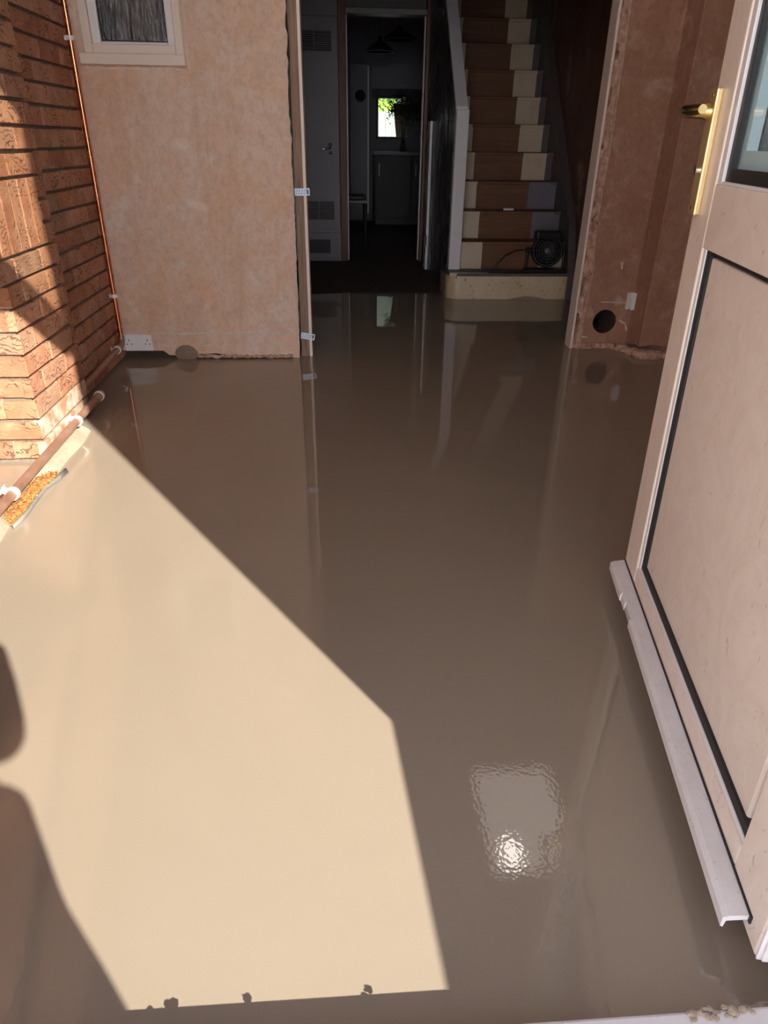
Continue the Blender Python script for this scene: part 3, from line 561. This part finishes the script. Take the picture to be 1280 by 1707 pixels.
for k in range(1, 11):
    y, z = Y0 + GO * k, Z0 + RI * (k - 1)
    ri = obj('riser', MB().box(XL, XRt, y, y + .03, z, z + RI - .02), 'tread', st)
    obj('tread', MB().box(XL, XRt, y - .014, y + GO + .03, z + RI - .022, z + RI), 'tread', st, .005)
    pm = obj('painted_margin', MB().box(XL, 1.116 + random.uniform(-.006, .004), y - .0035, y + .01, z + .003, z + RI - .024).box(XL, 1.112, y - .0165, y + .02, z + RI - .0235, z + RI - .003), 'cream', st)
    r1 = {1: 1.742, 2: 1.742, 3: 1.742}.get(k, 1.690); r0 = {1: 1.56, 2: 1.525, 3: 1.522}.get(k, 1.50)
    obj('painted_margin', MB().box(r0, r1, y - .0035, y + .01, z + .003, z + RI - .024).box(r0, 1.690, y - .0165, y + .02, z + RI - .0235, z + RI - .003), 'grey_paint' if k in (2, 3) else 'cream', st)
    obj('grey_margin', (MB() if k in (2, 3) else MB().box(1.690, XRt, y - .003, y + .01, z + .003, z + RI - .024)).box(1.690, XRt, y - .0165, y + .03, z + RI - .0235, z + RI + .001), 'dark_paint', st)
sl_ = RI / GO
mb = MB().prism([(1.742, 5.255, .0), (1.742, 5.255, .16), (1.742, 5.40, .53), (1.742, 5.40 + 1.95, .53 + 1.95 * sl_), (1.742, 7.35, 1.4), (1.742, 5.9, .0)], (.055, 0, 0)); obj('wall_string', mb, 'dark_paint', st, .003)
np_ = obj('newel_post', MB().box(.858, .948, 5.42, 5.51, .19, 1.245), 'white_paint', st, .006)
sc_ = (1.973 - 1.245) / (6.215 - 5.453)
mb = MB().hexa([(.855, 5.45, 1.225), (.94, 5.45, 1.225), (.94, 7.38, 1.225 + 1.93 * sc_), (.855, 7.38, 1.225 + 1.93 * sc_), (.855, 5.45, 1.265), (.94, 5.45, 1.265), (.94, 7.38, 1.265 + 1.93 * sc_), (.855, 7.38, 1.265 + 1.93 * sc_)]); obj('sloping_capping', mb, 'white_paint', st, .003)
mb = MB().prism([(.852, 5.46, 0), (.852, 5.46, 1.23), (.852, 7.18, 1.23 + 1.72 * sc_), (.852, 7.18, 0)], (.09, 0, 0)); obj('spandrel_panel', mb, 'spandrel', st)
jb = thing('cupboard_jamb', 'narrow pale blue white jamb of the cupboard under the stairs', 'jamb', (.845, 6.7, 0), kind='structure')
obj('jamb_board', MB().box(.826, .849, 6.62, 6.78, 0, 1.2), 'upvc_white', jb, .003); obj('latch', MB().box(.80, .826, 6.55, 6.62, .22, .30).tube([(.812, 6.58, .26), (.80, 6.56, .16)], .012, 8), 'black', jb)
struct('wall_hall_right', MB().box(1.797, 1.95, 3.99, 7.75, 0, 4.9), 'hall_wall', 'dark stripped plaster wall beside the staircase', 'wall')
struct('wall_hall_left', MB().box(-.55, -.40, 3.9, 7.2, 0, 2.5), 'hall_wall', 'dark left wall of the hall', 'wall')
struct('wall_stair_end', MB().box(.85, 1.95, 7.75, 7.85, 2.5, 4.9).box(.75, .85, 3.9, 7.75, 2.5, 4.9), 'hall_wall', 'dark wall closing the top of the stairs', 'wall')
# fan heater on the first step
HX, HY, HZ = 1.578, 5.305, .1905
fh = thing('fan_heater', 'small black round fan heater standing on the bottom stair', 'heater', (HX, HY, HZ))
A = V((-.15, -1, .12)).normalized(); cc = V((HX + .015, HY + .06, HZ + .145)) - A * .03
hb = obj('drum', MB().lathe(cc, [(.0, -.04), (.105, -.04), (.115, -.03), (.115, .045), (.108, .058), (.098, .058), (.096, .02), (0, .018)], 36, 0, A), 'black', fh)
mb = MB(); u = A.cross(Z).normalized(); q = u.cross(A)
for rr in (.022, .042, .062, .082): mb.ring(cc + A * .05, A, rr, rr + .003, .004, 32)
for k in range(12): a = 2 * math.pi * k / 12; d = u * math.cos(a) + q * math.sin(a); mb.tube([cc + A * .052 + d * .02, cc + A * .052 + d * .1], .0017, 6)
obj('grille', mb, 'dark_unit', hb); obj('hub', MB().lathe(cc + A * .045, [(0, .012), (.018, .01), (.02, 0)], 16, 0, A), 'grey_paint', hb)
obj('control_box', MB().box(HX - .085, HX + .10, HY + .02, HY + .12, HZ + .225, HZ + .285), 'black', fh, .012)
obj('stand', MB().tube([(HX - .135, HY + .06, HZ + .15), (HX - .14, HY + .05, HZ + .02), (HX - .12, HY, HZ + .011)], .010, 10).tube([(HX + .145, HY + .06, HZ + .15), (HX + .145, HY + .05, HZ + .02), (HX + .13, HY, HZ + .011)], .010, 10).box(HX - .145, HX + .15, HY - .01, HY + .10, HZ, HZ + .02), 'black', fh, .003)
obj('side_knob', MB().tube([(HX - .10, HY + .06, HZ + .15), (HX - .15, HY + .06, HZ + .15)], .018, 14), 'black', fh)
obj('power_cable', MB().tube([(HX - .15, HY + .08, HZ + .15), (HX - .22, HY + .08, HZ + .145), (HX - .30, HY + .05, HZ + .115), (HX - .36, HY + .03, HZ + .06), (HX - .40, HY + .02, HZ + .012), (HX - .36, HY + .0, HZ + .006), (HX - .14, HY + .01, HZ + .006)], .0048, 8), 'black', fh)
sp = thing('scraper', 'thin scraper with pale handle lying on the third stair', 'tool', (1.4, 5.66, Z0 + 2 * RI + .008))
zz = Z0 + 2 * RI + .011
obj('handle', MB().tube([(1.30, 5.665, zz), (1.33, 5.668, zz), (1.38, 5.675, zz)], [.008, .010, .008], 10), 'white_plastic', sp); obj('blade', MB().box(1.38, 1.54, 5.668, 5.688, zz - .002, zz + .002), 'chrome', sp)
# ------------------------------------------------------------------ end of the hall: cupboard, kitchen doorway
cb = thing('hall_cupboard', 'tall grey white hall cupboard with dark vents left of the kitchen doorway', 'cupboard', (-.15, 7.1, 0))
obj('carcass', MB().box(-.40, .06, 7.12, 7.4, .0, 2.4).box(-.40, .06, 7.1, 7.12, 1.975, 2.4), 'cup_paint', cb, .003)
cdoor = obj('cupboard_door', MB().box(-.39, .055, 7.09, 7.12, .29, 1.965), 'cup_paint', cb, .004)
for x0, x1, z0, z1, par in ((-.33, -.155, .385, .535, cdoor), (-.14, -.005, .385, .535, cdoor), (-.33, -.155, 1.725, 1.86, cdoor), (-.14, -.003, 1.725, 1.86, cdoor)):
    vt = obj('vent', MB().box(x0, x1, 7.086, 7.092, z0, z1), 'black', par); m_ = MB()
    for i in range(9): zt = z0 + (z1 - z0) * (i + .5) / 9; m_.hexa([(x0, 7.080, zt - .006), (x1, 7.080, zt - .006), (x1, 7.088, zt), (x0, 7.088, zt), (x0, 7.080, zt - .003), (x1, 7.080, zt - .003), (x1, 7.088, zt + .003), (x0, 7.088, zt + .003)])
    m_.box(x0 - .006, x0, 7.08, 7.092, z0 - .006, z1 + .006).box(x1, x1 + .006, 7.08, 7.092, z0 - .006, z1 + .006).box(x0, x1, 7.08, 7.092, z1, z1 + .006).box(x0, x1, 7.08, 7.092, z0 - .006, z0)
    m2 = obj('louvre', m_, 'dark_paint', cb); m2.location = -cb.location
obj('plinth', MB().box(-.40, .06, 7.105, 7.13, .03, .262), 'cup_paint', cb, .003); obj('plinth_vent', MB().box(-.30, -.045, 7.10, 7.106, .075, .2), 'dark_unit', cb)
obj('door_handle', MB().tube([(-.025, 7.09, .985), (-.025, 7.05, .985), (-.03, 7.045, .985), (-.10, 7.045, .975)], [.010, .009, .009, .007], 12).lathe(V((-.025, 7.09, 1.01)), [(0, .006), (.016, .005), (.018, 0)], 16, 0, -Y).lathe(V((-.025, 7.09, .945)), [(0, .006), (.012, .005), (.014, 0)], 16, 0, -Y), 'chrome', cdoor)
kd = thing('door_2', 'dark kitchen doorway with brown wooden frame at the end of the hall', 'doorway', (.48, 7.2, 0), kind='structure')
obj('frame_post', MB().box(.062, .128, 7.12, 7.32, 0, 2.4), 'brown_wood', kd, .003); obj('frame_post', MB().box(.828, .872, 7.12, 7.32, 0, 2.4), 'brown_wood', kd, .003)
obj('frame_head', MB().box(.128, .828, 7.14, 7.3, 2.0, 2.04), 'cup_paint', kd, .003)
obj('door_stop', MB().box(.128, .140, 7.2, 7.26, 0, 2.0).box(.816, .828, 7.2, 7.26, 0, 2.0), 'white_paint', kd, .002)
obj('transom_pane', MB().box(.128, .828, 7.215, 7.225, 2.04, 2.4), 'frosted', kd)
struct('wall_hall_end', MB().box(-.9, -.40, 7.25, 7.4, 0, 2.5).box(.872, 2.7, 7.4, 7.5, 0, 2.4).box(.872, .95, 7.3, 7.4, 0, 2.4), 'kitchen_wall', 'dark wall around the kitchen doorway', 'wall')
# ------------------------------------------------------------------ kitchen beyond
KY = 11.0
mb = MB().box(-.9, .605, KY, KY + .2, 0, 2.5).box(1.00, 2.6, KY, KY + .2, 0, 2.5).box(.605, 1.00, KY, KY + .2, 0, 1.065).box(.605, 1.00, KY, KY + .2, 1.66, 2.5).box(-1.0, -.9, 7.25, KY + .2, 0, 2.5).box(2.6, 2.7, 7.5, KY + .2, 0, 2.5)
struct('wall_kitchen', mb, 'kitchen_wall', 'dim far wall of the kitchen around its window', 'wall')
kw = thing('window_2', 'small bright kitchen window at the far end of the house', 'window', (.8, KY, 1.065), kind='structure')
obj('window_frame', F(.605, 1.00, 1.065, 1.66, .035, KY + .02, KY + .08), 'dark_unit', kw, .004); obj('pane', MB().box(.64, .965, KY + .04, KY + .046, 1.1, 1.625), 'glass', kw)
vs = [];
for i in range(25): x = .86 + .16 * i / 24; yy = KY - .02 + .012 * math.sin(i * 1.5); vs += [(x + .03, yy, 1.09), (x - (0.02 if i < 8 else 0), yy, 1.50)]
mb = MB().add(vs, [(2 * i, 2 * i + 2, 2 * i + 3, 2 * i + 1) for i in range(24)], 0, .5, True); o = obj('curtain', mb, 'beige'); o.modifiers.new('solid', 'SOLIDIFY').thickness = .003; tag(o, 'beige curtain drawn aside at the far kitchen window', 'curtain')
bl = thing('roller_blind', 'pale blind above the bright kitchen window', 'blind', (.9, KY - .02, 1.67)); obj('blind_cloth', MB().box(.55, 1.5, KY - .03, KY - .015, 1.67, 1.96), 'cup_paint', bl); obj('bottom_bar', MB().box(.55, 1.5, KY - .035, KY - .01, 1.56, 1.675), 'dark_unit', bl, .004)
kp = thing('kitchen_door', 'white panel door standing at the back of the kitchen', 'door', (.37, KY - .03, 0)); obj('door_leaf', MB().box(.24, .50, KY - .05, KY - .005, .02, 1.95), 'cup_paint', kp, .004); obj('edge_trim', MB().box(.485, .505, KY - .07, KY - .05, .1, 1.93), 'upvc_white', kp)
ck = thing('wall_clock', 'dark round clock on the white kitchen door', 'clock', (.385, KY - .06, 1.585)); obj('clock_body', MB().lathe(V((.385, KY - .05, 1.585)), [(.0, .012), (.058, .012), (.062, .02), (.07, .018), (.072, 0)], 28, 0, -Y), 'dark_unit', ck)
un = thing('kitchen_unit', 'dark kitchen base unit below the bright window', 'kitchen unit', (.95, 10.6, 0)); obj('unit_body', MB().box(.56, 2.2, 10.42, 10.99, .08, .88), 'dark_unit', un, .003); obj('unit_plinth', MB().box(.58, 2.2, 10.5, 10.99, .0, .08), 'black', un)
for i in range(3): dn = obj('unit_door', MB().box(.57 + .5 * i, 1.06 + .5 * i, 10.395, 10.42, .1, .86), 'dark_unit', un, .004); obj('unit_handle', MB().tube([(.62 + .5 * i, 10.375, .62), (.62 + .5 * i, 10.375, .78)], .006, 8), 'chrome', dn)
tag(obj('worktop', MB().box(.54, 2.25, 10.38, 10.99, .881, .918), 'counter', None, .004), 'dark worktop on the kitchen unit under the window', 'worktop')
pt = thing('flower_vase', 'dark leafy bouquet with cream flowers standing before the kitchen window', 'flowers', (.93, 10.6, .918))
obj('vase', MB().lathe(V((.955, 10.6, .918)), [(0, 0), (.04, 0), (.045, .03), (.028, .11), (.03, .14), (.026, .14), (.024, .1), (0, .02)], 20), 'dark_unit', pt)
for k in range(9): a = 2.4 * k; obj('stem', MB().tube([(.955, 10.6, .95), (.955 + .03 * math.cos(a), 10.6 + .03 * math.sin(a), 1.2), (.965 + .13 * math.cos(a) * (k % 3 + 1) / 3, 10.6 + .13 * math.sin(a), 1.42 + .04 * (k % 4))], .0035, 6), 'leaf', pt)
mb = MB()
for k in range(900):
    a = random.uniform(0, 2 * math.pi); r_ = .27 * math.sqrt(random.random()); zc = 1.44 + random.gauss(0, .085) - .25 * max(0, r_ - .12); O = V((.995 + r_ * math.cos(a), 10.6 + r_ * math.sin(a), zc))
    d = V((random.uniform(-1, 1), random.uniform(-1, 1), random.uniform(-.6, .8))).normalized(); q_ = d.cross(Z).normalized() if abs(d.z) < .95 else X; l_ = random.uniform(.03, .06); n2 = d.cross(q_) * .006
    mb.add([O, O + d * l_ * .5 + q_ * l_ * .26 + n2, O + d * l_, O + d * l_ * .5 - q_ * l_ * .26 + n2], [(0, 1, 2, 3)])
fo = obj('leaves', mb, 'leaf', pt); fo['kind'] = 'stuff'
for (x, z, r_) in ((.945, 1.535, .022), (.945, 1.49, .019), (1.0, 1.49, .016)):
    m_ = MB()
    for k in range(6): a = k * math.pi / 3; m_.ball((x + r_ * .6 * math.cos(a), 10.44, z + r_ * .6 * math.sin(a)), r_ * .6, (1, .4, 1), 8)
    m_.ball((x, 10.435, z), r_ * .5, (1, .6, 1), 8); obj('blossom', m_, 'petal', pt)
def pendant(x, y, z, r_, label):
    p = thing('pendant_lamp', label, 'pendant lamp', (x, y, z), 'dark pendant lamps in the kitchen')
    o = obj('lamp_shade', MB().lathe(V((0, 0, 0)), [(r_, 0), (r_ * .9, .03), (r_ * .55, .075), (r_ * .2, .10), (.02, .14), (0, .14)], 28), 'black', p, local=True); o.modifiers.new('solid', 'SOLIDIFY').thickness = .002
    obj('rim', MB().ring(V((0, 0, -.003)), Z, r_ - .004, r_ + .003, .006), 'grey_paint', p, local=True); obj('cord', MB().tube([(0, 0, .14), (0, 0, 2.4 - z)], .003, 6), 'black', p, local=True)
pendant(.535, 9.0, 1.905, .15, 'dark pendant lamp hanging lower and left in the kitchen'); pendant(.80, 9.6, 2.08, .2, 'dark pendant lamp hanging higher and right in the kitchen')
ch = thing('kitchen_stool', 'dark stool with a pale seat edge just inside the kitchen doorway', 'stool', (.24, 8.3, 0))
obj('seat', MB().box(.10, .36, 8.2, 8.5, .44, .47), 'counter', ch, .006); obj('cushion', MB().box(.11, .35, 8.21, 8.49, .47, .52), 'dark_unit', ch, .015); obj('backrest', MB().box(.10, .13, 8.2, 8.5, .47, .80), 'black', ch, .01)
for x in (.12, .34):
    for y in (8.22, 8.48): obj('leg', MB().tube([(x, y, 0), (x, y, .44)], [.016, .02], 10), 'black', ch)
# garden behind the kitchen window
struct('ground_garden', MB().box(-12, 14, 11.2, 40, -.15, -.05), 'paving', 'paved back garden beyond the kitchen window', 'ground')
gf = thing('garden_fence', 'sunlit white board fence seen through the kitchen window', 'fence', (2, 19, 0))
for i in range(60): obj('fence_board', MB().box(-4 + .16 * i, -4 + .16 * i + .15, 19, 19.03, 0, 1.68 + .02 * math.sin(i * 2.1)), 'fence', gf)
obj('fence_rail', MB().box(-4, 5.6, 19.03, 19.08, .4, .5).box(-4, 5.6, 19.03, 19.08, 1.2, 1.3), 'fence', gf)
bu = thing('garden_bush', 'bright green bush rising over the white garden fence', 'bush', (1.2, 20, 0)); obj('trunk', MB().tube([(1.15, 20, 0), (1.2, 20, 1.5)], .06, 8), 'timber', bu)
mb = MB()
for k in range(1500):
    d = V((random.gauss(0, 1), random.gauss(0, 1), random.gauss(0, 1))).normalized(); O = V((1.15, 20, 1.45)) + V((d.x * .75, d.y * .6, d.z * .62)) * random.uniform(.7, 1); e = d.cross(V((random.random(), random.random(), random.random()))).normalized(); g = d.cross(e)
    mb.add([O, O + e * .05 + g * .03, O + e * .11, O + e * .05 - g * .03], [(0, 1, 2, 3)])
o = obj('foliage', mb, 'lime', bu); o['kind'] = 'stuff'
mb = MB(); gx, gz = 60, 36; vs = []; fs = []
for j in range(gz + 1):
    for i in range(gx + 1): x = -6 + 16 * i / gx; z = 6.5 * j / gz; vs.append((x, 22 + .5 * noise.fractal((x * .9, z * .9, 3), 1, 2, 4) + .8 * (j / gz) ** 2, z + .5 * noise.noise((x * .8, z, 1))))
for j in range(gz):
    for i in range(gx): a = j * (gx + 1) + i; fs.append((a, a + 1, a + gx + 2, a + gx + 1))
mb.add(vs, fs, 0, .5, True); o = obj('garden_hedge', mb, 'hedge_leaf'); sd = o.modifiers.new('solid', 'SOLIDIFY'); sd.thickness = 1.2; sd.offset = -1
tag(o, 'tall dark green hedge behind the pale garden fence', 'hedge')
# ------------------------------------------------------------------ ceiling lamp mirrored in the wet floor
cl = thing('ceiling_light', 'square white ceiling light mirrored in the wet floor', 'ceiling light', (1.19, 3.0, 3.0))
obj('lamp_base', MB().box(.90, 1.48, 2.60, 3.42, 2.975, 3.0), 'white_plastic', cl, .004); obj('diffuser', MB().box(.92, 1.46, 2.62, 3.40, 2.962, 2.976), 'diffuser', cl, .005); obj('bulb', MB().ball((1.05, 2.74, 2.955), .063, (1, 1.5, .35), 20), 'bulb', cl)
# ------------------------------------------------------------------ outside the doorway, behind the camera
struct('ground_front', MB().box(-14, 14, -20, .15, -.15, -.02), 'paving', 'pale paving outside the front door', 'ground')
mb = MB().hexa([(.685, .15, -.02), (.95, .15, -.02), (1.05, -1.1, -.02), (.782, -1.1, -.02), (.685, .15, .638), (.95, .15, .638), (1.05, -1.1, .638), (.782, -1.1, .638)])
struct('wall_occluder', mb, 'house_brick', 'unseen low wall added to shade the floor on the right', 'wall')  # out-of-frame block added to cast the right shadow edge on the floor
# the photographer, standing outside the doorway and shading the floor
pe = thing('person', 'person in dark jacket outside the doorway whose shadow falls on the floor', 'person', (0, -.34, -.02))
def skinned(name, verts, edges, radii, mat, parent, sub=2):
    me = bpy.data.meshes.new(name); me.from_pydata(verts, edges, []); me.materials.append(M[mat]); o = bpy.data.objects.new(name, me); COL.objects.link(o); o.parent = parent; o.location = -parent.location if parent.type == 'EMPTY' else (0, 0, 0)
    o.modifiers.new('skin', 'SKIN'); sv = me.skin_vertices[0].data
    for i, r_ in enumerate(radii): sv[i].radius = r_ if isinstance(r_, tuple) else (r_, r_)
    sv[0].use_root = True; o.modifiers.new('sub', 'SUBSURF').levels = sub; o.modifiers['sub'].render_levels = sub
    return o
bv = [(0, -.34, .86), (0, -.33, 1.02), (0, -.33, 1.2), (0, -.33, 1.33), (0, -.31, 1.43), (0, -.29, 1.52), (0, -.28, 1.60)]
br = [(.10, .08), (.10, .08), (.11, .08), (.10, .07), .05, (.07, .085), (.065, .08)]
be = [(i, i + 1) for i in range(6)]
def chain(root, pts, rs):
    p = root
    for q_, r_ in zip(pts, rs): bv.append(q_); br.append(r_); be.append((p, len(bv) - 1)); p = len(bv) - 1
    return p
for s_ in (1, -1):
    hand = chain(3, [(s_ * .18, -.33, 1.31), (s_ * .195, -.30, 1.12), (s_ * .183, -.292, .955), (s_ * .11, -.14, .985), (s_ * .06, -.065, 1.02)], [.065, .05, .042, .034, (.03, .016)])
    for k in range(4):
        z_ = 1.045 - .016 * k; chain(hand, [(s_ * .050, -.035, z_), (s_ * .034, -.020, z_), (s_ * (.018 + .002 * k), -.022, z_)], [.0095, .0085, .0075])
    chain(hand, [(s_ * .04, -.07, 1.045), (s_ * .02, -.065, 1.055)], [.010, .008])
    chain(0, [(s_ * .085, -.32, .74), (s_ * .10, -.31, .45), (s_ * .11, -.34, .10), (s_ * .115, -.22, .02)], [.07, .06, .045, (.045, .035)])
body = skinned('body', bv, be, br, 'skin', pe)
def loft(secs, seg=28):    # ellipses (x, y, z, half width, half depth)
    vs = []; fs = []
    for x, y, z, a_, b_ in secs:
        for k in range(seg): t = 2 * math.pi * k / seg; vs.append((x + a_ * math.cos(t), y + b_ * math.sin(t), z))
    for i in range(len(secs) - 1):
        for k in range(seg): fs.append((i * seg + k, i * seg + (k + 1) % seg, (i + 1) * seg + (k + 1) % seg, (i + 1) * seg + k))
    fs += [tuple(range(seg)), tuple(range((len(secs) - 1) * seg, len(secs) * seg))]
    return MB().add(vs, fs, 0, .5, True)
jm = loft([(0, -.30, .44, .245, .14), (0, -.30, .585, .208, .13), (0, -.30, .65, .188, .125), (0, -.30, .70, .182, .122), (0, -.30, .745, .177, .120), (0, -.30, .785, .162, .122), (0, -.30, .83, .138, .115), (0, -.30, .95, .138, .112), (0, -.31, 1.1, .160, .12), (0, -.32, 1.25, .178, .118), (0, -.33, 1.33, .15, .10), (0, -.32, 1.40, .075, .07)])
jk = obj('jacket', jm, 'cloth', pe)
for s_ in (1, -1): obj('sleeve', MB().tube([(s_ * .13, -.33, 1.32), (s_ * .185, -.325, 1.28), (s_ * .198, -.31, 1.12), (s_ * .192, -.30, 1.0), (s_ * .186, -.298, .955), (s_ * .168, -.26, .945), (s_ * .135, -.18, .97), (s_ * .105, -.12, 1.0)], [.06, .068, .058, .052, .052, .050, .044, .040], 18), 'cloth', jk)
for s_ in (1, -1): obj('trouser_leg', MB().tube([(s_ * .085, -.32, .80), (s_ * .09, -.32, .62), (s_ * .10, -.31, .45), (s_ * .11, -.34, .12), (s_ * .11, -.34, .04)], [.11, .105, .08, .07, .075], 18), 'jeans', pe)
obj('hair', MB().ball((0, -.30, 1.60), .1, (.85, 1.0, .85), 20), 'hair', pe)
